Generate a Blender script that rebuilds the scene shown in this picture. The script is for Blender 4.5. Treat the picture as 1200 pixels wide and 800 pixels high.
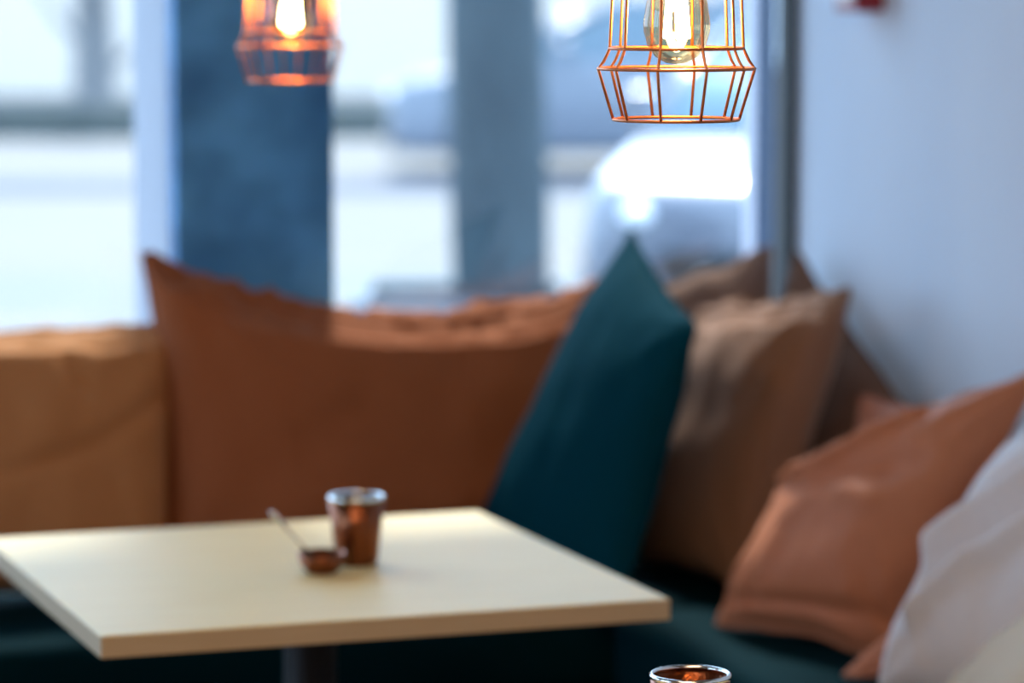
import bpy, bmesh, math, random
from mathutils import Vector, Matrix, noise

for o in list(bpy.data.objects):
    bpy.data.objects.remove(o, do_unlink=True)
S = bpy.context.scene
COL = S.collection
R = math.radians

# ------------------------------------------------------------------ camera
F = 3900.0                       # focal length in pixels of the 1200x800 frame
EYE = 1.51                       # lens height above the cafe floor
PITCH = math.atan(420 / F)       # the horizon lies 20 px above the frame
cam = bpy.data.cameras.new('camera')
cam.sensor_width = 36.0
cam.lens = F / 1200 * 36
cam.clip_start = 0.05
cam.clip_end = 500
cam.dof.use_dof = True
cam.dof.focus_distance = 3.13
cam.dof.aperture_fstop = 3.3
cam_o = bpy.data.objects.new('camera', cam)
COL.objects.link(cam_o)
cam_o.location = (0, 0, EYE)
cam_o.rotation_euler = (R(90) - PITCH, 0, 0)
S.camera = cam_o

# ------------------------------------------------------------------ world, lights, exposure
W = bpy.data.worlds.new('overcast_sky')
S.world = W
W.use_nodes = True
bg = W.node_tree.nodes['Background']
bg.inputs[0].default_value = (0.51, 0.725, 1.0, 1)
bg.inputs[1].default_value = 6.2

# winter sun coming in over the street, steep enough to catch only the cushion tops by the glass
sun_l = bpy.data.lights.new('sun', 'SUN')
sun_l.energy = 20.0
sun_l.angle = R(7)
sun_l.color = (1.0, .93, .84)
sun_o = bpy.data.objects.new('sun', sun_l)
COL.objects.link(sun_o)
_az, _el, _th = R(17), R(51), R(19.5)
_hv = Vector((math.sin(_th), -math.cos(_th), 0)) * math.cos(_az) + Vector((-math.cos(_th), -math.sin(_th), 0)) * math.sin(_az)
sun_o.rotation_euler = (_hv * math.cos(_el) - Vector((0, 0, math.sin(_el)))).to_track_quat('-Z', 'Y').to_euler()

S.view_settings.view_transform = 'Standard'
S.view_settings.look = 'None'
S.view_settings.gamma = 1
S.view_settings.use_curve_mapping = False
S.view_settings.exposure = 0.0
S.cycles.use_denoising = True
S.cycles.max_bounces = 8
S.cycles.transparent_max_bounces = 16
S.cycles.sample_clamp_indirect = 6.0
S.cycles.caustics_reflective = False
S.cycles.caustics_refractive = False

# room frame: u runs left along the window wall from the corner, v runs into the room
TH = R(19.5)
CX, CY = 0.523, 6.09
EU = Vector((-math.cos(TH), -math.sin(TH), 0))
EV = Vector((math.sin(TH), -math.cos(TH), 0))


def RM(u, v, z=0.0):
    return Vector((CX, CY, z)) + EU * u + EV * v


def area(name, loc, size, power, color, rot=(0, 0, 0)):
    l = bpy.data.lights.new(name, 'AREA')
    l.energy = power
    l.color = color
    l.shape = 'RECTANGLE'
    l.size, l.size_y = size
    o = bpy.data.objects.new(name, l)
    COL.objects.link(o)
    o.location = loc
    o.rotation_euler = rot
    return o


# warm area lights added overhead, standing in for the cafe's unseen room lamps
area('warm_room_fill', RM(2.6, 4.2, 2.86), (1.6, 1.6), 46, (1.0, 0.74, 0.52), (0, 0, -TH))
area('warm_room_fill', RM(2.6, 6.6, 2.86), (1.6, 1.6), 46, (1.0, 0.74, 0.52), (0, 0, -TH))


# ------------------------------------------------------------------ pixel helpers (direction only)
def ray(px, py):
    d = Vector(((px - 600) / F, (400 - py) / F, -1.0))
    return Matrix.Rotation(R(90) - PITCH, 3, 'X') @ d


def PD(px, py, d):               # point at world depth d
    r = ray(px, py)
    return Vector((0, 0, EYE)) + r * (d / r.y)


def PZ(px, py, z):               # point on a horizontal plane
    r = ray(px, py)
    return Vector((0, 0, EYE)) + r * ((z - EYE) / r.z)


def PV(px, py, v):               # point on a plane parallel to the window wall
    r = ray(px, py)
    o = RM(0, v, 0)
    k = o.dot(EV) / r.dot(EV)
    return Vector((0, 0, EYE)) + r * k


def PU(px, py, u):               # point on a plane parallel to the right wall
    r = ray(px, py)
    o = RM(u, 0, 0)
    k = o.dot(EU) / r.dot(EU)
    return Vector((0, 0, EYE)) + r * k


# ------------------------------------------------------------------ materials
def mat(name, color, rough=0.6, metal=0.0, var=0.0, vscale=20.0, color2=None, bump=0.0, bscale=200.0,
        sheen=0.0, emit=None, estr=0.0, spec=0.5, stretch=(1, 1, 1), detail=4.0, coat=0.0):
    m = bpy.data.materials.new(name)
    m.use_nodes = True
    nt = m.node_tree
    b = nt.nodes['Principled BSDF']
    b.inputs['Base Color'].default_value = (*color, 1)
    b.inputs['Roughness'].default_value = rough
    b.inputs['Metallic'].default_value = metal
    b.inputs['Specular IOR Level'].default_value = spec
    if coat:
        b.inputs['Coat Weight'].default_value = coat
        b.inputs['Coat Roughness'].default_value = 0.25
    if sheen:
        b.inputs['Sheen Weight'].default_value = sheen
        b.inputs['Sheen Roughness'].default_value = 0.4
        b.inputs['Sheen Tint'].default_value = (*[min(1, c * 1.5 + .15) for c in color], 1)
    if emit:
        b.inputs['Emission Color'].default_value = (*emit, 1)
        b.inputs['Emission Strength'].default_value = estr
    tc = nt.nodes.new('ShaderNodeTexCoord')
    if color2 is not None:
        mp = nt.nodes.new('ShaderNodeMapping')
        mp.inputs['Scale'].default_value = stretch
        nt.links.new(tc.outputs['Object'], mp.inputs[0])
        n = nt.nodes.new('ShaderNodeTexNoise')
        n.inputs['Scale'].default_value = vscale
        n.inputs['Detail'].default_value = detail
        nt.links.new(mp.outputs[0], n.inputs['Vector'])
        rp = nt.nodes.new('ShaderNodeValToRGB')
        rp.color_ramp.elements[0].position = 0.5 - 0.5 * (1 - var) * .6
        rp.color_ramp.elements[1].position = 0.5 + 0.5 * (1 - var) * .6
        rp.color_ramp.elements[0].color = (*color, 1)
        rp.color_ramp.elements[1].color = (*color2, 1)
        nt.links.new(n.outputs['Fac'], rp.inputs[0])
        nt.links.new(rp.outputs[0], b.inputs['Base Color'])
    if bump:
        n2 = nt.nodes.new('ShaderNodeTexNoise')
        n2.inputs['Scale'].default_value = bscale
        n2.inputs['Detail'].default_value = 3
        nt.links.new(tc.outputs['Object'], n2.inputs['Vector'])
        bp = nt.nodes.new('ShaderNodeBump')
        bp.inputs['Strength'].default_value = bump
        bp.inputs['Distance'].default_value = 0.01
        nt.links.new(n2.outputs['Fac'], bp.inputs['Height'])
        nt.links.new(bp.outputs[0], b.inputs['Normal'])
    return m


def glass_mat(name, tint, gloss=0.08, rough=0.02):
    m = bpy.data.materials.new(name)
    m.use_nodes = True
    nt = m.node_tree
    nt.nodes.clear()
    out = nt.nodes.new('ShaderNodeOutputMaterial')
    mix = nt.nodes.new('ShaderNodeMixShader')
    tr = nt.nodes.new('ShaderNodeBsdfTransparent')
    tr.inputs[0].default_value = (*tint, 1)
    gl = nt.nodes.new('ShaderNodeBsdfGlossy')
    gl.inputs['Roughness'].default_value = rough
    lw = nt.nodes.new('ShaderNodeLayerWeight')
    lw.inputs[0].default_value = 0.25
    mt = nt.nodes.new('ShaderNodeMath')
    mt.operation = 'MULTIPLY_ADD'
    mt.inputs[1].default_value = 0.6
    mt.inputs[2].default_value = gloss * 0.5
    nt.links.new(lw.outputs['Fresnel'], mt.inputs[0])
    nt.links.new(mt.outputs[0], mix.inputs[0])
    nt.links.new(tr.outputs[0], mix.inputs[1])
    nt.links.new(gl.outputs[0], mix.inputs[2])
    nt.links.new(mix.outputs[0], out.inputs[0])
    return m


M = {}
M['wall'] = mat('pale_grey_plaster', (.64, .75, .89), .85, color2=(.74, .84, .96), vscale=3, bump=.25, bscale=40, stretch=(1, 1, .4))
M['room'] = mat('brown_plaster', (.20, .15, .11), .9, bump=.1, bscale=40)
M['ceil'] = mat('ceiling_paint', (.28, .25, .22), .9)
M['floor'] = mat('dark_floor_wood', (.10, .06, .035), .5, color2=(.16, .1, .06), vscale=4, stretch=(8, 1, 1))
M['slate'] = mat('slate_blue_plaster', (.010, .13, .36), .6, color2=(.10, .42, .90), vscale=5.0, detail=4, var=.45)
M['reveal'] = mat('white_exterior_render', (.36, .38, .44), .8, bump=.15, bscale=30)
M['steel'] = mat('dark_blue_window_steel', (.012, .04, .10), .5, spec=.2)
M['black'] = mat('black_rubber', (.008, .012, .014), .6)
M['lilac'] = mat('pale_window_bead', (.62, .62, .72), .5)
M['pane'] = glass_mat('window_glass', (.95, .975, .985))
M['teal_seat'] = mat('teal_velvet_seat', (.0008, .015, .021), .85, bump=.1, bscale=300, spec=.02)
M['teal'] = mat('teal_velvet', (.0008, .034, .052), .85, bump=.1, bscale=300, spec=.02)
M['tan'] = mat('tan_linen', (.48, .225, .095), .9, color2=(.43, .20, .085), vscale=90, sheen=.4, bump=.15, bscale=350, spec=.08)
M['cognac'] = mat('cognac_linen', (.33, .115, .050), .9, color2=(.29, .10, .043), vscale=90, sheen=.4, bump=.15, bscale=350, spec=.08)
M['taupe'] = mat('taupe_linen', (.25, .155, .115), .9, color2=(.21, .13, .095), vscale=90, sheen=.45, bump=.15, bscale=350, spec=.08)
M['brown'] = mat('brown_linen', (.31, .18, .12), .9, color2=(.28, .16, .105), vscale=90, sheen=.45, bump=.15, bscale=350, spec=.08)
M['umber'] = mat('umber_linen', (.16, .08, .05), .9, color2=(.13, .065, .04), vscale=90, bump=.15, bscale=350, spec=.08)
M['orange'] = mat('terracotta_satin', (.48, .18, .09), .55, color2=(.43, .16, .08), vscale=60, sheen=.2, bump=.08, bscale=350, spec=.25)
M['rose'] = mat('rose_satin', (.42, .16, .09), .6, color2=(.36, .14, .08), vscale=60, sheen=.2, bump=.08, bscale=350, spec=.25)
M['grey'] = mat('pale_grey_linen', (.66, .64, .65), .9, color2=(.61, .59, .61), vscale=90, sheen=.1, bump=.15, bscale=350, spec=.08)
M['cream'] = mat('cream_linen', (.60, .50, .38), .9, color2=(.55, .46, .35), vscale=90, bump=.15, bscale=350, spec=.08)
M['birch'] = mat('pale_birch_laminate', (.80, .64, .29), .45, color2=(.88, .74, .39), vscale=7, stretch=(1, 9, 1), spec=.30)
M['edge'] = mat('tan_edge_band', (.56, .42, .26), .55, color2=(.50, .37, .22), vscale=12, stretch=(1, 1, 12))
M['iron'] = mat('black_iron', (.012, .012, .014), .5, metal=.3)
M['copper'] = mat('copper_wire', (.60, .21, .08), .42, metal=.9)
M['copper_dark'] = mat('hammered_copper', (.24, .08, .038), .28, metal=1.0, bump=.35, bscale=70)
M['rim'] = mat('silvered_rim', (.85, .86, .84), .15, metal=1.0)
M['silver'] = mat('spoon_steel', (.6, .6, .58), .2, metal=1.0)
M['sauce'] = mat('amber_sauce', (.75, .30, .03), .25, coat=.5)
M['bulb'] = glass_mat('amber_bulb_glass', (1.0, .86, .60), .15)
M['fil'] = mat('glowing_filament', (1, .6, .2), .5, emit=(1.0, .66, .28), estr=220)
M['cable'] = mat('black_cable', (.01, .01, .01), .6)
M['red'] = mat('red_plastic', (.30, .008, .015), .35)
M['pane_white'] = mat('white_plastic', (.8, .75, .76), .3)
M['pave'] = mat('frosty_pavement', (.080, .098, .108), .85, color2=(.104, .112, .12), vscale=.8, spec=.05)
M['road'] = mat('pale_road', (.090, .096, .100), .8, color2=(.104, .108, .112), vscale=.5, spec=.05)
M['kerb'] = mat('blue_grey_kerb', (.052, .066, .092), .85, spec=.05)
M['bark'] = mat('dark_bark', (.016, .030, .040), .95, color2=(.045, .068, .080), vscale=3.5, bump=.5, bscale=30, stretch=(1, 1, .5))
M['bark2'] = mat('grey_bark', (.10, .105, .11), .95, color2=(.16, .16, .165), vscale=5, stretch=(1, 1, .3))
M['planter'] = mat('blue_grey_concrete', (.045, .08, .115), .9, color2=(.065, .10, .135), vscale=4)
M['soil'] = mat('dark_soil', (.03, .03, .03), 1)
M['gwall'] = mat('mossy_stone', (.045, .065, .062), .95, color2=(.065, .08, .08), vscale=5)
M['facade'] = mat('white_facade', (.60, .50, .42), .85)
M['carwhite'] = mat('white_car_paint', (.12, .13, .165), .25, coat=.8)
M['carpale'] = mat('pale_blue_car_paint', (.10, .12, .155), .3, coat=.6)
M['carglass'] = mat('car_window_glass', (.04, .09, .13), .08, spec=.8)
M['tyre'] = mat('tyre_rubber', (.015, .015, .016), .8)
M['lens'] = mat('headlight_lens', (.8, .82, .85), .3, spec=.6)
M['chrome'] = mat('wheel_alloy', (.5, .5, .52), .3, metal=1)


# ------------------------------------------------------------------ object helpers
def put(name, me, m, parent=None, loc=None, rotz=0.0, label=None, cat=None, group=None, kind=None, smooth=False):
    o = bpy.data.objects.new(name, me)
    COL.objects.link(o)
    if m is not None and not me.materials:
        me.materials.append(m)
    if parent is not None:
        o.parent = parent
    if loc is not None:
        o.location = loc
    o.rotation_euler = (0, 0, rotz)
    if smooth:
        me.polygons.foreach_set('use_smooth', [True] * len(me.polygons))
    tag(o, label, cat, group, kind)
    return o


def tag(o, label=None, cat=None, group=None, kind=None):
    if label: o['label'] = label
    if cat: o['category'] = cat
    if group: o['group'] = group
    if kind: o['kind'] = kind


def empty(name, loc, rotz=0, label=None, cat=None, group=None):
    o = bpy.data.objects.new(name, None)
    COL.objects.link(o)
    o.empty_display_size = .05
    o.location = loc
    o.rotation_euler = (0, 0, rotz)
    tag(o, label, cat, group)
    return o


def mesh(name, v, f):
    me = bpy.data.meshes.new(name)
    me.from_pydata([tuple(p) for p in v], [], f)
    bm = bmesh.new()
    bm.from_mesh(me)
    bmesh.ops.recalc_face_normals(bm, faces=bm.faces)
    bm.to_mesh(me)
    bm.free()
    return me


def box(name, lo, hi, bev=0.0, seg=2):
    bm = bmesh.new()
    bmesh.ops.create_cube(bm, size=1)
    for v in bm.verts:
        v.co = Vector([lo[i] + (hi[i] - lo[i]) * (v.co[i] + .5) for i in range(3)])
    if bev:
        bmesh.ops.bevel(bm, geom=list(bm.edges), offset=bev, segments=seg, profile=.5, affect='EDGES')
    me = bpy.data.meshes.new(name)
    bm.to_mesh(me)
    bm.free()
    return me


def lathe(name, prof, n=32, closed=False):
    v, f = [], []
    for r, z in prof:
        for k in range(n):
            a = 2 * math.pi * k / n
            v.append((r * math.cos(a), r * math.sin(a), z))
    m = len(prof)
    rows = m if closed else m - 1
    for i in range(rows):
        j = (i + 1) % m
        for k in range(n):
            k2 = (k + 1) % n
            f.append((i * n + k, i * n + k2, j * n + k2, j * n + k))
    if not closed:
        if prof[0][0] > 1e-6: f.append(tuple(range(n)))
        if prof[-1][0] > 1e-6: f.append(tuple((m - 1) * n + k for k in range(n)))
    me = mesh(name, v, f)
    bm = bmesh.new(); bm.from_mesh(me)
    bmesh.ops.remove_doubles(bm, verts=bm.verts, dist=1e-6)
    bm.to_mesh(me); bm.free()
    return me


def tube_data(path, rad, n=8, closed=False):
    pts = [Vector(p) for p in path]
    m = len(pts)
    rads = rad if isinstance(rad, (list, tuple)) else [rad] * m
    v, f = [], []
    up = None
    for i, p in enumerate(pts):
        a = pts[(i - 1) % m] if (closed or i > 0) else p
        b = pts[(i + 1) % m] if (closed or i < m - 1) else p
        t = (b - a).normalized()
        if up is None:
            up = Vector((0, 0, 1)) if abs(t.z) < .9 else Vector((1, 0, 0))
        x = t.cross(up).normalized()
        up = x.cross(t).normalized()
        for k in range(n):
            an = 2 * math.pi * k / n
            v.append(p + x * math.cos(an) * rads[i] + up * math.sin(an) * rads[i])
    for i in range(m if closed else m - 1):
        j = (i + 1) % m
        for k in range(n):
            k2 = (k + 1) % n
            f.append((i * n + k, i * n + k2, j * n + k2, j * n + k))
    if not closed:
        f.append(tuple(range(n)))
        f.append(tuple((m - 1) * n + k for k in range(n)))
    return v, f


def tube(name, path, rad, n=8, closed=False):
    return mesh(name, *tube_data(path, rad, n, closed))


def slab(name, u0, u1, v0, v1, z0, z1, m, parent=None, bev=0.0, **kw):
    """box given in room coordinates, its object origin at the box's base centre (or relative to a parent placed at the corner)"""
    if parent is None:
        c = RM((u0 + u1) / 2, (v0 + v1) / 2, z0)
        du, dv = abs(u1 - u0) / 2, abs(v1 - v0) / 2
        me = box(name, (-du, -dv, 0), (du, dv, z1 - z0), bev)
        return put(name, me, m, None, c, TH, **kw)
    me = box(name, (-max(u0, u1), -max(v0, v1), z0), (-min(u0, u1), -min(v0, v1), z1), bev)
    return put(name, me, m, parent, **kw)


# ------------------------------------------------------------------ room shell
ST = dict(kind='structure')
UMAX, VMAX, ZC = 6.6, 8.2, 2.9
SILL, HEAD = 0.50, 2.62
slab('floor', -.25, UMAX + .2, -.33, VMAX + .2, -.12, 0, M['floor'], label='dark wooden cafe floor', **ST)
slab('ceiling', -.25, UMAX + .2, -.33, VMAX + .2, ZC, ZC + .1, M['ceil'], label='dim cafe ceiling', **ST)
slab('wall_right', -.25, 0, -.20, VMAX + .2, 0, ZC, M['wall'], label='pale blue-grey plastered wall behind the cushions', **ST)
slab('wall_left', UMAX, UMAX + .2, -.32, VMAX + .2, 0, .5, M['room'], label='brown wall under the added side window', **ST)
slab('wall_left_header', UMAX, UMAX + .2, -.32, VMAX + .2, 2.62, ZC, M['room'], label='brown wall above the added side window', **ST)
slab('wall_left_far', UMAX, UMAX + .2, -.32, .6, .5, 2.62, M['room'], label='brown wall beside the added side window', **ST)
slab('wall_left_near', UMAX, UMAX + .2, 3.4, VMAX + .2, .5, 2.62, M['room'], label='long brown side wall', **ST)
w4 = empty('window_4', RM(0, 0, 0), TH)  # unseen window, added so daylight reaches the pale wall from the left
tag(w4, 'unseen window added in the opposite side wall to light the pale wall', None, None, 'structure')
slab('frame_rail', UMAX + .05, UMAX + .09, .6, 3.4, .5, .54, M['steel'], w4)
slab('frame_rail', UMAX + .05, UMAX + .09, .6, 3.4, 2.57, 2.62, M['steel'], w4)
slab('frame_stile', UMAX + .05, UMAX + .09, 1.97, 2.03, .54, 2.57, M['steel'], w4)
slab('pane', UMAX + .066, UMAX + .074, .6, 3.4, .54, 2.57, M['pane'], w4)
slab('wall_back', 0, UMAX, VMAX, VMAX + .2, 0, ZC, M['room'], label='brown wall at the back of the cafe', **ST)
slab('wall_window', 0, UMAX, -.32, 0, 0, SILL, M['reveal'], label='low wall under the shop windows', **ST)
slab('wall_header', 0, UMAX, -.32, 0, HEAD, ZC, M['room'], label='wall above the shop windows', **ST)
PIERS = [(.885, 1.165), (3.6, 3.9), (6.3, 6.6)]
for i, (a, b) in enumerate(PIERS):
    p = slab('wall_pier', a, b, -.05, 0, SILL, HEAD, M['slate'], label='dark slate-blue pier between the windows' if i == 0 else 'slate-blue pier further along the window wall', **ST)
    slab('wall_pier_reveal', a + .0, b, -.32, -.05, SILL, HEAD, M['reveal'], label='pale window reveal outside the slate-blue pier' if i == 0 else 'pale window reveal further along the wall', **ST)
bays = [(0, PIERS[0][0]), (PIERS[0][1], PIERS[1][0]), (PIERS[1][1], PIERS[2][0])]
root = RM(0, 0, 0)
for i, (a, b) in enumerate(bays):
    w = empty('window_%d' % (i + 1), root, TH)
    tag(w, ['large shop window beside the pale wall', 'large shop window left of the slate pier', 'shop window at the far end of the wall'][i], None, None, 'structure')
    slab('frame_rail', a, b, -.075, -.035, SILL, SILL + .035, M['steel'], w, .003)
    slab('frame_rail', a, b, -.075, -.035, HEAD - .05, HEAD, M['steel'], w, .003)
    e0, e1 = a, b
    if i == 0:
        slab('frame_seal', .0, .018, -.055, 0, SILL, HEAD, M['black'], w)
        slab('frame_stile', .0, .020, -.150, -.055, SILL + .035, HEAD - .05, M['steel'], w, .003)
        slab('frame_bead', .0, .020, -.20, -.150, SILL, HEAD, M['lilac'], w)
        e0 = .020
    slab('pane', e0, e1, -.060, -.052, SILL + .035, HEAD - .05, M['pane'], w)

# ------------------------------------------------------------------ corner bench
ZS = 0.50
SD = 0.60


def bench(name, u0, u1, v0, v1, label, along):
    e = empty(name, RM((u0 + u1) / 2, (v0 + v1) / 2, 0), TH, label, 'bench', 'corner bench')
    hu, hv = (u1 - u0) / 2, (v1 - v0) / 2
    put('plinth', box('plinth', (-hu + .02, -hv + .02, 0), (hu - .02, hv - .02, .08), .004), M['black'], e)
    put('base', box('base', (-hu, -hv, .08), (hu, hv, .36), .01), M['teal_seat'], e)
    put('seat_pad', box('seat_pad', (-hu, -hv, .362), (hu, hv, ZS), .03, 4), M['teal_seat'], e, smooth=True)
    return e


bench('bench', .012, 3.4, .012, SD, 'dark teal upholstered bench running under the shop windows', 'u')
bench('bench', .012, SD, SD + .004, 4.2, 'dark teal upholstered bench running along the pale side wall', 'v')


# ------------------------------------------------------------------ cushions
def smooth01(x):
    x = max(0, min(1, x))
    return x * x * (3 - 2 * x)


def cushion(name, BL, BR, TR, TL, thick, m, label, seed=0, pinch=.06, wr=.010, puff=.5, folds=(), n=54,
            back=.75, sag=0.0, seam_r=.0045, group='scatter cushions on the corner bench', wscale=2.2, crown=0.0, rumple=0.0, slump=0.0):
    """soft square pillow spanned between four corner points; N is the visible side"""
    BL, BR, TR, TL = [Vector(p) for p in (BL, BR, TR, TL)]
    base = (BL + BR) / 2
    N = ((BR - BL) + (TR - TL)).cross((TL - BL) + (TR - BR)).normalized()
    if N.dot(Vector((0, -1, 0.1))) < 0:
        N = -N
    rnd = random.Random(seed)
    off = Vector((rnd.uniform(-50, 50), rnd.uniform(-50, 50), 0))
    aw = ((BR - BL).length + (TR - TL).length) / 2
    ah = ((TL - BL).length + (TR - BR).length) / 2

    def mid(s, t):
        s2 = s * (1 - pinch * (1 - t * t) * abs(s) ** 3)
        t2 = t * (1 - pinch * (1 - s * s) * abs(t) ** 3)
        a, b = (s2 + 1) / 2, (t2 + 1) / 2
        p = BL * (1 - a) * (1 - b) + BR * a * (1 - b) + TR * a * b + TL * (1 - a) * b
        p = p + N * crown * (1 - s * s) * (1 - t * t)
        p.z -= sag * (1 - s * s) * b
        p.z += seam_wave * noise.noise(Vector((s * 3, t * 3, seed * 1.7)))
        return p

    seam_wave = .008

    def height(s, t):
        e = max(0, (1 - abs(s) ** 2.4) * (1 - abs(t) ** 2.4))
        return thick / 2 * e ** puff

    def wrinkle(s, t, side):
        e = max(0, (1 - s * s) * (1 - t * t))
        env = e ** .35
        x, y = s * aw, t * ah
        q = Vector((x, y, side * 7.0)) * wscale * 2 + off
        a = noise.noise(q) * 1.2
        b = 1 - abs(noise.noise(Vector((q.x * 2.1 + .6 * q.y, q.y * .8, q.z + 3)))) * 2
        d = 0
        for cx, cy in ((-1, -1), (1, -1), (1, 1), (-1, 1)):      # gathers that run in from the corners
            dx, dy = (s - cx), (t - cy)
            r = math.hypot(dx, dy)
            an = math.atan2(dy * cy, dx * cx)
            d += math.cos(an * 11 + seed + cx) * math.exp(-((r - .35) / .28) ** 2) * .55
        h = wr * (a * .8 + b * .5 + d) * env
        if rumple:                                               # slack cloth along the top edge
            h += rumple * noise.noise(Vector((x * 16 + seed, y * 5, side * 3.0))) * smooth01((t - .6) / .3) * e ** .25
        for (pts, wdt, dep) in folds:
            best = 9
            for k in range(len(pts) - 1):
                A, B = Vector(pts[k]), Vector(pts[k + 1])
                AB = B - A
                P = Vector((s, t))
                tt = max(0, min(1, (P - A).dot(AB) / AB.length_squared))
                best = min(best, (P - A - AB * tt).length)
            h += dep * math.exp(-(best / wdt) ** 2) * (1 if side > 0 else 0)
        return h

    V, Fc = [], []
    idx = {}
    for side in (1, -1):
        for i in range(n + 1):
            for j in range(n + 1):
                s, t = math.sin((i / n * 2 - 1) * math.pi / 2), math.sin((j / n * 2 - 1) * math.pi / 2)
                bd = i in (0, n) or j in (0, n)
                if bd and side < 0:
                    idx[(side, i, j)] = idx[(1, i, j)]
                    continue
                p = mid(s, t)
                if not bd:
                    k = 1 if side > 0 else back
                    hh = height(s, t)
                    p = p + N * side * k * hh + N * side * wrinkle(s, t, side)
                    p.z -= slump * side * k * hh * smooth01((t - .74) / .22)      # the soft top edge rolls forward and down
                    if rumple:
                        p.z += rumple * .8 * noise.noise(Vector((s * aw * 15 + seed * 3, hh * 22, side))) * smooth01((t - .72) / .22)
                idx[(side, i, j)] = len(V)
                V.append(p - base)
    for side in (1, -1):
        for i in range(n):
            for j in range(n):
                q = [idx[(side, i, j)], idx[(side, i + 1, j)], idx[(side, i + 1, j + 1)], idx[(side, i, j + 1)]]
                Fc.append(q if side > 0 else q[::-1])
    o = put(name, mesh(name, V, Fc), m, None, base, 0, label, 'cushion', group, smooth=True)
    loop = []
    K = 40
    for k in range(K): loop.append(mid(-1 + 2 * k / K, -1) - base)
    for k in range(K): loop.append(mid(1, -1 + 2 * k / K) - base)
    for k in range(K): loop.append(mid(1 - 2 * k / K, 1) - base)
    for k in range(K): loop.append(mid(-1, 1 - 2 * k / K) - base)
    put('seam', tube('seam', loop, seam_r, 6, True), m, o, smooth=True)
    return o


def atz(p, z):
    p = Vector(p); p.z = z; return p


# window wall
cushion('cushion', atz(PV(-300, 735, .22), ZS + .012), atz(PV(194, 715, .22), ZS + .012), PV(204, 378, .10), PV(-290, 398, .10), .22, M['tan'],
        'light tan linen cushion under the window left of the slate pier', 1, .03, .010, puff=.30, rumple=.012, slump=.40,
        folds=[([(-.2, -.20), (.25, -.12), (.6, .05), (.95, .40)], .045, -.012), ([(.30, .95), (.42, .72), (.5, .5)], .05, -.014)])
cushion('cushion', atz(PV(193, 712, .21), ZS + .012), atz(PV(705, 690, .21), ZS + .012), PV(715, 332, .13), PV(166, 298, .10), .22, M['cognac'],
        'wide cognac brown cushion with one pointed upright corner under the slate pier', 2, .055, .011, sag=.080, puff=.28, rumple=.026, slump=.75,
        folds=[([(-.95, .9), (-.6, .5), (-.3, .3)], .07, .010)])
cushion('cushion', atz(PV(700, 690, .15), ZS + .012), atz(RM(.10, .16), ZS + .012), PV(903, 291, .07), PV(690, 362, .07), .13, M['taupe'],
        'dull taupe cushion in the window corner behind the teal cushion', 3, .03, .005)
# the corner and the side wall
cushion('cushion', RM(.24, .16, ZS + .012), RM(.22, .64, ZS + .012), RM(.075, .62, .80), RM(.055, .12, 1.03), .09, M['umber'],
        'dark umber cushion pressed into the room corner behind the brown cushion', 4, .03, .004)
cushion('cushion', RM(.42, .20, ZS + .015), RM(.36, .62, ZS + .015), PV(993, 340, .62), PV(822, 366, .20), .17, M['brown'],
        'brown linen cushion with a bright crumpled top edge leaning right of the teal one', 5, .045, .006, puff=.30, rumple=.022, slump=1.0)
cushion('cushion', RM(.76, .30, ZS + .012), RM(.64, .74, ZS + .012), PV(814, 384, .72), PV(740, 270, .28), .15, M['teal'],
        'dark teal velvet cushion standing on end with a sharp peak', 6, .035, .004)
cushion('cushion', RM(.26, .72, ZS + .012), RM(.24, 1.02, ZS + .012), RM(.10, 1.00, .84), RM(.20, .70, .84), .08, M['rose'],
        'rose-brown cushion against the side wall behind the terracotta cushion', 7, .04, .008)
cushion('cushion', PZ(842, 728, ZS + .012), PZ(1045, 768, ZS + .012), PU(1222, 432, .12), PV(944, 540, .80), .17, M['orange'],
        'slumped terracotta satin cushion with a dented top lying against the side wall', 8, .04, .012, seam_r=.007,
        folds=[([(-.70, .84), (-.15, .86)], .13, -.040), ([(-.92, .62), (-.5, .50), (-.12, .60), (.25, .84)], .075, .026),
               ([(-.25, .32), (.1, .36), (.6, .28)], .09, -.016), ([(.1, .1), (.45, .0)], .08, .012), ([(-.9, -.80), (0, -.82), (.9, -.8)], .05, -.012)])
cushion('cushion', PZ(990, 790, ZS + .012), RM(.34, 1.36, ZS + .012), RM(.12, 1.34, .74), RM(.16, 1.18, .72), .05, M['rose'],
        'dark rose cushion corner peeking out under the pale grey cushion', 9, .04, .006)
cushion('cushion', PZ(1030, 815, ZS + .035), RM(.37, 1.76, ZS + .035), RM(.13, 1.78, .93), PU(1222, 512, .16), .25, M['grey'],
        'pale grey crumpled linen cushion on the bench along the side wall', 10, .02, .009, wscale=2.0, puff=.40,
        n=84, folds=[([(-.66, -.02), (-.35, .26), (.1, .60)], .10, -.034), ([(-.70, -.22), (-.35, .05), (.2, .40)], .075, .026),
                     ([(-.62, -.46), (-.25, -.16), (.2, .10)], .085, -.034), ([(-.52, -.68), (-.1, -.36), (.3, -.1)], .075, .026)])
cushion('cushion', PZ(1085, 838, ZS + .015), RM(.58, 2.0, ZS + .015), RM(.42, 2.05, .80), PD(1245, 724, 4.40), .12, M['cream'],
        'cream cushion lying in front of the pale grey cushion', 11, .04, .006)


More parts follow.
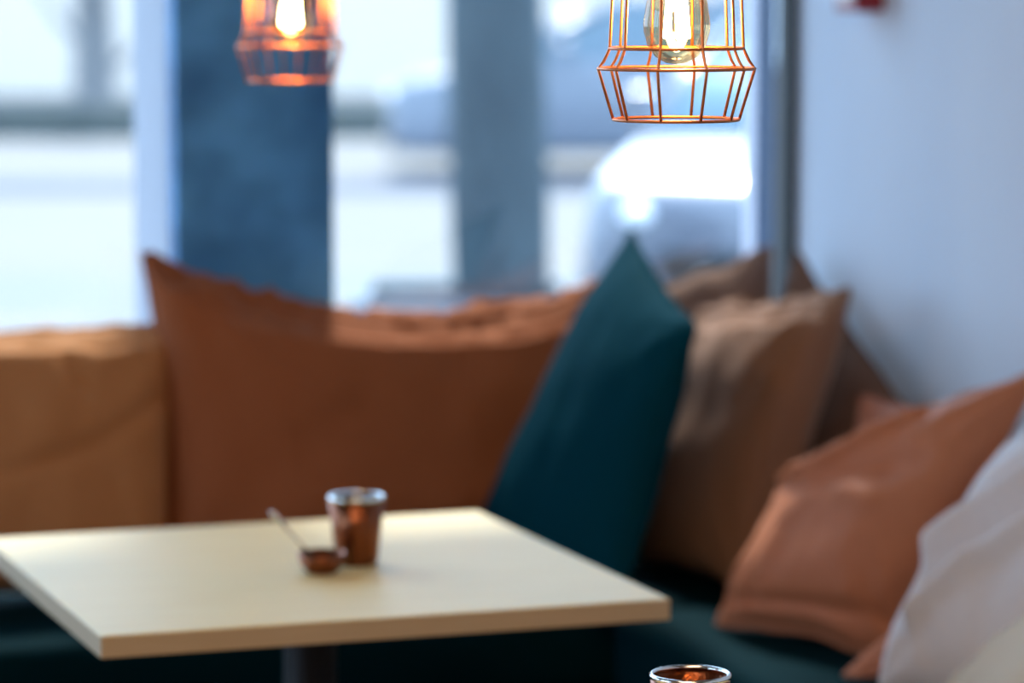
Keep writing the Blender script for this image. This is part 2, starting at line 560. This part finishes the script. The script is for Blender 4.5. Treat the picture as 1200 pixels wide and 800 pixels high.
# ------------------------------------------------------------------ tables
def table(name, c, size, rotz, label):
    e = empty(name, (c.x, c.y, 0), rotz, label, 'table', 'cafe tables')
    a, b = size[0] / 2, size[1] / 2
    top = put('table_top', box('table_top', (-a, -b, .724), (a, b, .75), .0015, 1), M['birch'], e)
    for lo, hi in (((-a - .001, -b, .7235), (-a + .001, b, .7485)), ((a - .001, -b, .7235), (a + .001, b, .7485)),
                   ((-a, -b - .001, .7235), (a, -b + .001, .7485)), ((-a, b - .001, .7235), (a, b + .001, .7485))):
        put('edge_band', box('edge_band', lo, hi), M['edge'], top)
    put('column', lathe('column', [(.035, .03), (.035, .715)], 24), M['iron'], e, smooth=False)
    put('base_plate', lathe('base_plate', [(.0, 0), (.21, 0), (.215, .006), (.20, .014), (.05, .03), (0, .032)], 40), M['iron'], e, smooth=True)
    put('mounting_plate', box('mounting_plate', (-.14, -.14, .712), (.14, .14, .7235), .003), M['iron'], e)
    return e


nl, nr, fr, fl = PZ(143, 744, .75), PZ(790, 700, .75), PZ(557, 600, .75), PZ(-39, 630, .75)
ctr = (nl + nr + fr + fl) / 4
wx = ((nr - nl).length + (fr - fl).length) / 2
wy = ((fr - nr).length + (fl - nl).length) / 2
print('TABLE', ctr, wx, wy, math.degrees(math.atan2((nr - nl).y, (nr - nl).x)), math.degrees(math.atan2((fr - fl).y, (fr - fl).x)), math.degrees(math.atan2((fr - nr).y, (fr - nr).x)) - 90)
table('cafe_table', ctr, (wx, wy), TH, 'square pale birch cafe table holding the copper bowl with a spoon')
near_c = RM(RMU := 2.48 - .55, 2.95)


# ------------------------------------------------------------------ tumblers, bowl, spoon
def tumbler(loc, rt, rb, h, label):
    e = empty('tumbler', loc, 0, label, 'glass', 'copper tumblers on the tables')
    t = .003
    prof = [(0, 0), (rb * .92, 0), (rb, .004), (rb + (rt - rb) * .5, h * .5), (rt, h - .003), (rt - t, h - .003),
            (rb + (rt - rb) * .5 - t, h * .5), (rb - t, .008), (0, .008)]
    put('body', lathe('body', prof, 40), M['copper_dark'], e, smooth=True)
    rim = [(rt + .0006, h - .004), (rt + .0006, h), (rt - t * .5, h + .0012), (rt - t - .0006, h), (rt - t - .0006, h - .004)]
    put('rim', lathe('rim', rim, 48, True), M['rim'], e, smooth=True)
    return e


g = PZ(418, 660, .75)
tumbler(g, .037, .028, .090, 'tapered copper tumbler with a bright rim beside the copper bowl')
gn = PD(809, 789, 3.2)
tumbler(Vector((gn.x, gn.y, .75)), .0395, .031, gn.z - .75, 'copper tumbler with a pale rim standing alone on the nearer table')
nt_c = Vector((gn.x, gn.y, 0)) + EU * .18 + EV * .24
table('cafe_table', nt_c, (.70, .70), TH, 'second cafe table, the one under the lone tumbler')

b0 = PZ(377, 671, .75)
bowl = empty('bowl', b0, 0, 'small copper bowl of amber sauce on the birch table', 'bowl')
put('body', lathe('body', [(0, 0), (.018, 0), (.022, .004), (.028, .012), (.032, .027), (.0305, .027), (.0265, .013), (.019, .006), (0, .005)], 40), M['copper_dark'], bowl, smooth=True)
put('sauce', lathe('sauce', [(0, .0145), (.0268, .0145), (.0268, .0125), (0, .0125)], 32), M['sauce'], bowl, smooth=True)
s_lo = b0 + Vector((-.004, .0, .013))
s_hi = PD(317, 599, b0.y + .01)
spoon = empty('spoon', s_lo, 0, 'steel spoon leaning out of the small copper bowl', 'spoon')
d = (s_hi - s_lo)
dn = d.normalized()
put('handle', tube('handle', [dn * .012, d * .3, d * .6, d * .85, d * .96, d], [.0016, .0018, .0022, .0032, .0042, .003], 10), M['silver'], spoon, smooth=True)
sp = lathe('spoon_bowl', [(0, -.003), (.006, -.002), (.009, .002), (.0082, .002), (.005, -.0008), (0, -.0015)], 20)
put('spoon_bowl', sp, M['silver'], spoon, Vector((0.001, 0, .004)), smooth=True)


# ------------------------------------------------------------------ pendant lamps
def pendant(loc, rot, label):
    """origin at the centre of the lowest ring"""
    e = empty('pendant_lamp', loc, rot, label, 'lamp', 'copper wire cage pendant lamps')
    N = 10
    prof = [(.0598, 0.0), (.0744, .0482), (.0634, .0673), (.0612, .113), (.0575, .155), (.048, .190), (.030, .215), (.021, .222)]
    wr = .00145
    for k in range(N):
        a = 2 * math.pi * k / N
        path = []
        for i, (r, z) in enumerate(prof):
            path.append((r * math.cos(a), r * math.sin(a), z))
            if i == 1:
                for q in (.35, .7):
                    r2 = .0744 + (.0634 - .0744) * (q ** .7)
                    path.append((r2 * math.cos(a), r2 * math.sin(a), .0482 + (.0673 - .0482) * q))
        put('cage_wire', tube('cage_wire', path, wr, 8), M['copper'], e, smooth=True)
    for (r, z) in (prof[0], prof[1], prof[2]):
        ring = [(r * math.cos(2 * math.pi * k / 10), r * math.sin(2 * math.pi * k / 10), z) for k in range(10)]
        path = []
        for k in range(10):          # rings are gently rounded between the wires
            A, B = Vector(ring[k]), Vector(ring[(k + 1) % 10])
            for q in (0, .25, .5, .75):
                p = A.lerp(B, q)
                rr = r * (1 - .2 * (1 - math.hypot(p.x, p.y) / r))
                f = rr / math.hypot(p.x, p.y)
                path.append((p.x * f, p.y * f, z))
        put('cage_ring', tube('cage_ring', path, wr * 1.05, 8, True), M['copper'], e, smooth=True)
    put('cap', lathe('cap', [(0, .250), (.010, .250), (.020, .240), (.0235, .222), (.0235, .214), (.0, .214)], 32), M['copper'], e, smooth=True)
    put('socket', lathe('socket', [(.0, .2135), (.019, .2135), (.019, .182), (.016, .178), (0, .178)], 28), M['iron'], e, smooth=True)
    zb = .052
    bulb = put('bulb', lathe('bulb', [(0, zb), (.010, zb + .0015), (.020, zb + .007), (.0275, zb + .017), (.0315, zb + .031), (.0318, zb + .038),
                               (.029, zb + .058), (.0235, zb + .083), (.018, zb + .105), (.0145, zb + .120), (.0135, zb + .128)], 40), M['bulb'], e, smooth=True)
    fl_ = []
    for k in range(8):
        a0, a1 = 2 * math.pi * k / 8, 2 * math.pi * (k + .5) / 8
        fl_.append((.0115 * math.cos(a0), .0115 * math.sin(a0), .078))
        fl_.append((.0065 * math.cos(a1), .0065 * math.sin(a1), .142))
    put('filament', tube('filament', fl_, .0017, 6, True), M['fil'], bulb, smooth=True)
    put('filament_stem', tube('filament_stem', [(0, 0, .18), (0, 0, .08)], [.004, .0018], 8), M['bulb'], bulb, smooth=True)
    put('cable', tube('cable', [(0, 0, .25), (0, 0, ZC - loc.z)], .003, 8), M['cable'], e, smooth=True)
    put('ceiling_rose', lathe('ceiling_rose', [(0, ZC - loc.z - .03), (.03, ZC - loc.z - .03), (.045, ZC - loc.z - .02), (.048, ZC - loc.z - .0005), (0, ZC - loc.z - .0005)], 32), M['iron'], e, smooth=True)
    pl = bpy.data.lights.new('bulb_light', 'POINT')
    pl.energy = 5.0
    pl.color = (1.0, .55, .22)
    pl.shadow_soft_size = .012
    po = bpy.data.objects.new('bulb_light', pl)
    COL.objects.link(po)
    po.parent = e
    po.location = (0, 0, .105)
    return e


pendant(PD(792.5, 140, 3.16), R(1.5), 'copper wire cage pendant lamp hanging over the table of the lone tumbler')
pendant(PD(341, 94.5, 4.62), R(13), 'copper wire cage pendant lamp hanging over the birch table with the bowl')

# ------------------------------------------------------------------ call point on the side wall
cp = PU(1003, 14, .055)
e = empty('fire_call_point', cp, TH, 'small red fire alarm box on the pale wall', 'alarm')
# local -x points away from the wall's inside (room +u), local -y is towards the camera (+v)
put('housing', box('housing', (0, 0, 0), (.054, .087, .087), .004), M['red'], e)
put('front_panel', box('front_panel', (-.003, .014, .016), (.0005, .073, .073), .002), M['pane_white'], e)


# ------------------------------------------------------------------ outside: street
def plane(name, x0, x1, y0, y1, z0, z1, m, label):
    me = box(name, (x0, y0, z0), (x1, y1, z1))
    return put(name, me, m, None, (0, 0, 0), label=label, kind='structure')


plane('pavement', -30, 30, 10.2, 17.6, -.14, -.02, M['pave'], 'pale pavement outside the windows')
plane('pavement_strip', -30, 30, -12.0, 10.2, -.16, -.125, M['pave'], 'pavement right below the windows')
plane('road', -40, 40, 17.6, 24.6, -.16, -.04, M['road'], 'bright pale road')
plane('trim_1', -40, 40, 24.6, 26.2, -.16, -.03, M['kerb'], 'blue-grey gutter strip along the road')
plane('road', -40, 40, 26.2, 70, -.16, -.035, M['road'], 'bright far side of the street')

# street tree in a planter
tc = PD(587, 300, 12.2)
pl_e = empty('planter', (PD(546, 330, 12.2).x, 12.2, -.02), 0, 'low blue-grey concrete planter around the dark street tree', 'planter')
pw, pd, ph, pt = .415, .42, .40, .06
for lo, hi in (((-pw, -pd, 0), (pw, -pd + pt, ph)), ((-pw, pd - pt, 0), (pw, pd, ph)), ((-pw, -pd + pt, 0), (-pw + pt, pd - pt, ph)), ((pw - pt, -pd + pt, 0), (pw, pd - pt, ph))):
    put('side_wall', box('side_wall', lo, hi, .008), M['planter'], pl_e)
put('soil', box('soil', (-pw + pt, -pd + pt, .02), (pw - pt, pd - pt, ph - .05)), M['soil'], pl_e)


def trunk_mesh(name, r0, r1, h, seed, amp=.06, n=28, rows=40):
    v, f = [], []
    for i in range(rows + 1):
        t = i / rows
        z = h * t
        r = r0 + (r1 - r0) * t
        for k in range(n):
            a = 2 * math.pi * k / n
            q = 1 + amp * noise.noise(Vector((math.cos(a) * 1.4 + seed, math.sin(a) * 1.4, z * 2.2))) + amp * .5 * noise.noise(Vector((math.cos(a) * 5, math.sin(a) * 5, z * 3 + seed)))
            v.append((r * q * math.cos(a) + .02 * math.sin(z * 1.3 + seed), r * q * math.sin(a), z))
    for i in range(rows):
        for k in range(n):
            k2 = (k + 1) % n
            f.append((i * n + k, i * n + k2, (i + 1) * n + k2, (i + 1) * n + k))
    f.append(tuple(range(n))); f.append(tuple(rows * n + k for k in range(n)))
    return mesh(name, v, f)


def tree(name, loc, r0, r1, h, m, label, seed, branches, low=.55, blen=2.2):
    e = empty(name, loc, 0, label, 'tree')
    put('trunk', trunk_mesh('trunk', r0, r1, h, seed), m, e, smooth=True)
    rnd = random.Random(seed)
    for k in range(branches):
        z = h * (low + (1 - low) * k / branches)
        a = k * 2.4 + rnd.random()
        L = blen * rnd.uniform(.7, 1.1)
        pts = []
        for i in range(6):
            t = i / 5
            pts.append((math.cos(a) * L * t * .75, math.sin(a) * L * t * .75, z + L * (.25 * t + .6 * t * t)))
        put('branch', tube('branch', pts, [r1 * .55 * (1 - .85 * i / 5) for i in range(6)], 8), m, e, smooth=True)
    return e


tree('street_tree', (tc.x, 12.2, .33), .185, .15, 4.2, M['bark'], 'thick dark tree trunk growing from the low planter outside', 3, 7)
ft = PZ(112, 150, -.03)
tree('bare_tree', (PD(112, 100, 36).x, 36, -.035), .24, .12, 4.5, M['bark2'], 'grey bare tree in front of the white building across the street', 9, 14, .12, 1.6)

# low wall and building across the street
wl = PD(600, 158, 33).y
e = empty('garden_wall', (0, 33.6, -.036), 0, 'low mossy stone wall along the far side of the street', 'wall')
for k in range(24):
    x0 = -14 + k * .8
    put('stone_block', box('stone_block', (x0 + .01, -.2, 0), (x0 + .79, .2, .27), .03), M['gwall'], e)
put('coping', box('coping', (-14, -.22, .27), (5.2, .22, .31), .01), M['gwall'], e)

bl = empty('building', (-3, 46, -.036), 0, 'white building across the street behind the low stone wall', 'building')
put('facade_wall', box('facade_wall', (-14, 0, 0), (14, 6, 9)), M['facade'], bl)
put('roof', box('roof', (-14.4, -.4, 9), (14.4, 6.4, 9.4)), M['gwall'], bl)
for r_ in range(2):
    for k in range(9):
        x = -12 + k * 3
        wv = put('window', box('window', (x - .6, -.05, 2.6 + r_ * 3.2), (x + .6, .0, 4.4 + r_ * 3.2)), M['facade'], bl)
        put('pane', box('pane', (x - .5, -.06, 2.7 + r_ * 3.2), (x + .5, -.051, 4.3 + r_ * 3.2)), M['carglass'], wv)


# ------------------------------------------------------------------ cars
def loft(name, secs, cap=True):
    n = len(secs[0])
    v = [p for s in secs for p in s]
    f = []
    for i in range(len(secs) - 1):
        for k in range(n):
            k2 = (k + 1) % n
            f.append((i * n + k, i * n + k2, (i + 1) * n + k2, (i + 1) * n + k))
    if cap:
        f.append(tuple(range(n))); f.append(tuple((len(secs) - 1) * n + k for k in range(n)))
    return mesh(name, v, f)


def section(x, hw, zb, zt, tumble=.0, rnd=.10, n=5):
    """rounded cross section of the body at station x, half width hw"""
    pts = []
    def corner(cx, cz, a0):
        for i in range(n):
            a = a0 + (math.pi / 2) * i / (n - 1)
            pts.append((x, cx + rnd * math.cos(a), cz + rnd * math.sin(a)))
    t = hw - tumble
    corner(t - rnd, zt - rnd, 0)
    corner(-t + rnd, zt - rnd, math.pi / 2)
    corner(-hw + rnd, zb + rnd, math.pi)
    corner(hw - rnd, zb + rnd, 1.5 * math.pi)
    return pts


def car(loc, rotz, paint, label):
    """front of the car is at x = 0, it runs back along +x; y across"""
    e = empty('car', loc, rotz, label, 'car', 'cars outside the windows')
    st = [(0.0, .64, .30, .66), (.05, .74, .22, .73), (.18, .81, .20, .78), (.45, .85, .19, .83), (.80, .87, .19, .90), (1.05, .88, .19, .94),
          (2.2, .88, .19, .96), (3.4, .87, .20, .98), (3.9, .84, .24, .98), (4.12, .78, .34, .92), (4.18, .70, .44, .82)]
    put('body', loft('body', [section(x, w_, zb, zt, .06 if x > .1 else .03, .09) for x, w_, zb, zt in st]), paint, e, smooth=True)
    gs = [(.84, .76, .88, .925, .02, .015), (1.25, .74, .90, 1.14, .07, .05), (1.75, .73, .90, 1.37, .13, .06), (2.1, .73, .90, 1.43, .15, .06),
          (3.1, .73, .90, 1.42, .15, .06), (3.7, .72, .90, 1.28, .13, .06), (4.02, .70, .90, 1.0, .06, .04)]
    put('cabin_glass', loft('cabin_glass', [section(x, w_, zb, zt, tu, rd) for x, w_, zb, zt, tu, rd in gs]), M['carglass'], e, smooth=True)
    rs = [(1.68, .58, 1.345, 1.385), (2.1, .60, 1.40, 1.455), (3.1, .60, 1.39, 1.45), (3.68, .57, 1.27, 1.315)]
    put('roof', loft('roof', [section(x, w_, zb, zt, .02, .018) for x, w_, zb, zt in rs]), paint, e, smooth=True)
    for sy in (-1, 1):
        put('pillar', tube('pillar', [(.86, sy * .75, .92), (1.28, sy * .675, 1.15), (1.74, sy * .605, 1.365)], [.04, .035, .03], 8), paint, e, smooth=True)
        put('pillar', tube('pillar', [(2.45, sy * .735, .93), (2.5, sy * .60, 1.40)], .035, 8), paint, e, smooth=True)
        put('pillar', tube('pillar', [(3.98, sy * .70, .95), (3.62, sy * .60, 1.29)], .05, 8), paint, e, smooth=True)
        hl = put('headlight', lathe('headlight', [(0, -.03), (.040, -.02), (.055, .0), (.05, .02), (.03, .032), (0, .036)], 24), M['lens'], e, smooth=True)
        hl.location = (.01, sy * .50, .64)
        hl.rotation_euler = (0, R(-78), 0)
        hl.scale = (.8, 1.25, 1)
        tl = put('tail_light', box('tail_light', (4.08, min(sy * .62, sy * .8), .66), (4.17, max(sy * .62, sy * .8), .86), .02), M['red'], e)
        put('mirror', box('mirror', (1.32, min(sy * .86, sy * 1.0), .96), (1.44, max(sy * .86, sy * 1.0), 1.08), .03, 3), paint, e, smooth=True)
        for wx_ in (.78, 3.32):
            wl_ = put('wheel', lathe('wheel', [(.17, -.09), (.29, -.10), (.315, -.06), (.315, .06), (.29, .10), (.17, .09)], 32, True), M['tyre'], e, smooth=True)
            wl_.location = (wx_, sy * .80, .315)
            wl_.rotation_euler = (R(90), 0, 0)
            put('hub', lathe('hub', [(0, -.085), (.12, -.09), (.175, -.07), (.175, .07), (.12, .09), (0, .085)], 24), M['chrome'], wl_, smooth=True)
    put('grille', box('grille', (-.012, -.40, .38), (.03, .40, .50), .01), M['black'], e)
    put('bumper_lip', box('bumper_lip', (-.02, -.60, .20), (.10, .60, .30), .03), M['black'], e)
    put('number_plate', box('number_plate', (-.022, -.24, .335), (-.004, .24, .425), .004), M['pane_white'], e)
    return e


# white car: its corner shows beside the window frame; heading left and towards the windows
ang = R(70)
fx = PD(694, 250, 12.9)
cf = Vector((math.cos(ang), math.sin(ang), 0))          # direction from front to back
cs = Vector((math.sin(ang), -math.cos(ang), 0))
c_loc = Vector((fx.x, 12.9, -.02)) + cs * .68
car(c_loc, ang, M['carwhite'], 'white car with a round bright headlight parked just outside beside the window frame')
bx = PD(455, 150, 26.9)
car(Vector((bx.x, 27.2, -.035)), R(2), M['carpale'], 'pale blue-grey car standing side-on across the road behind the tree')
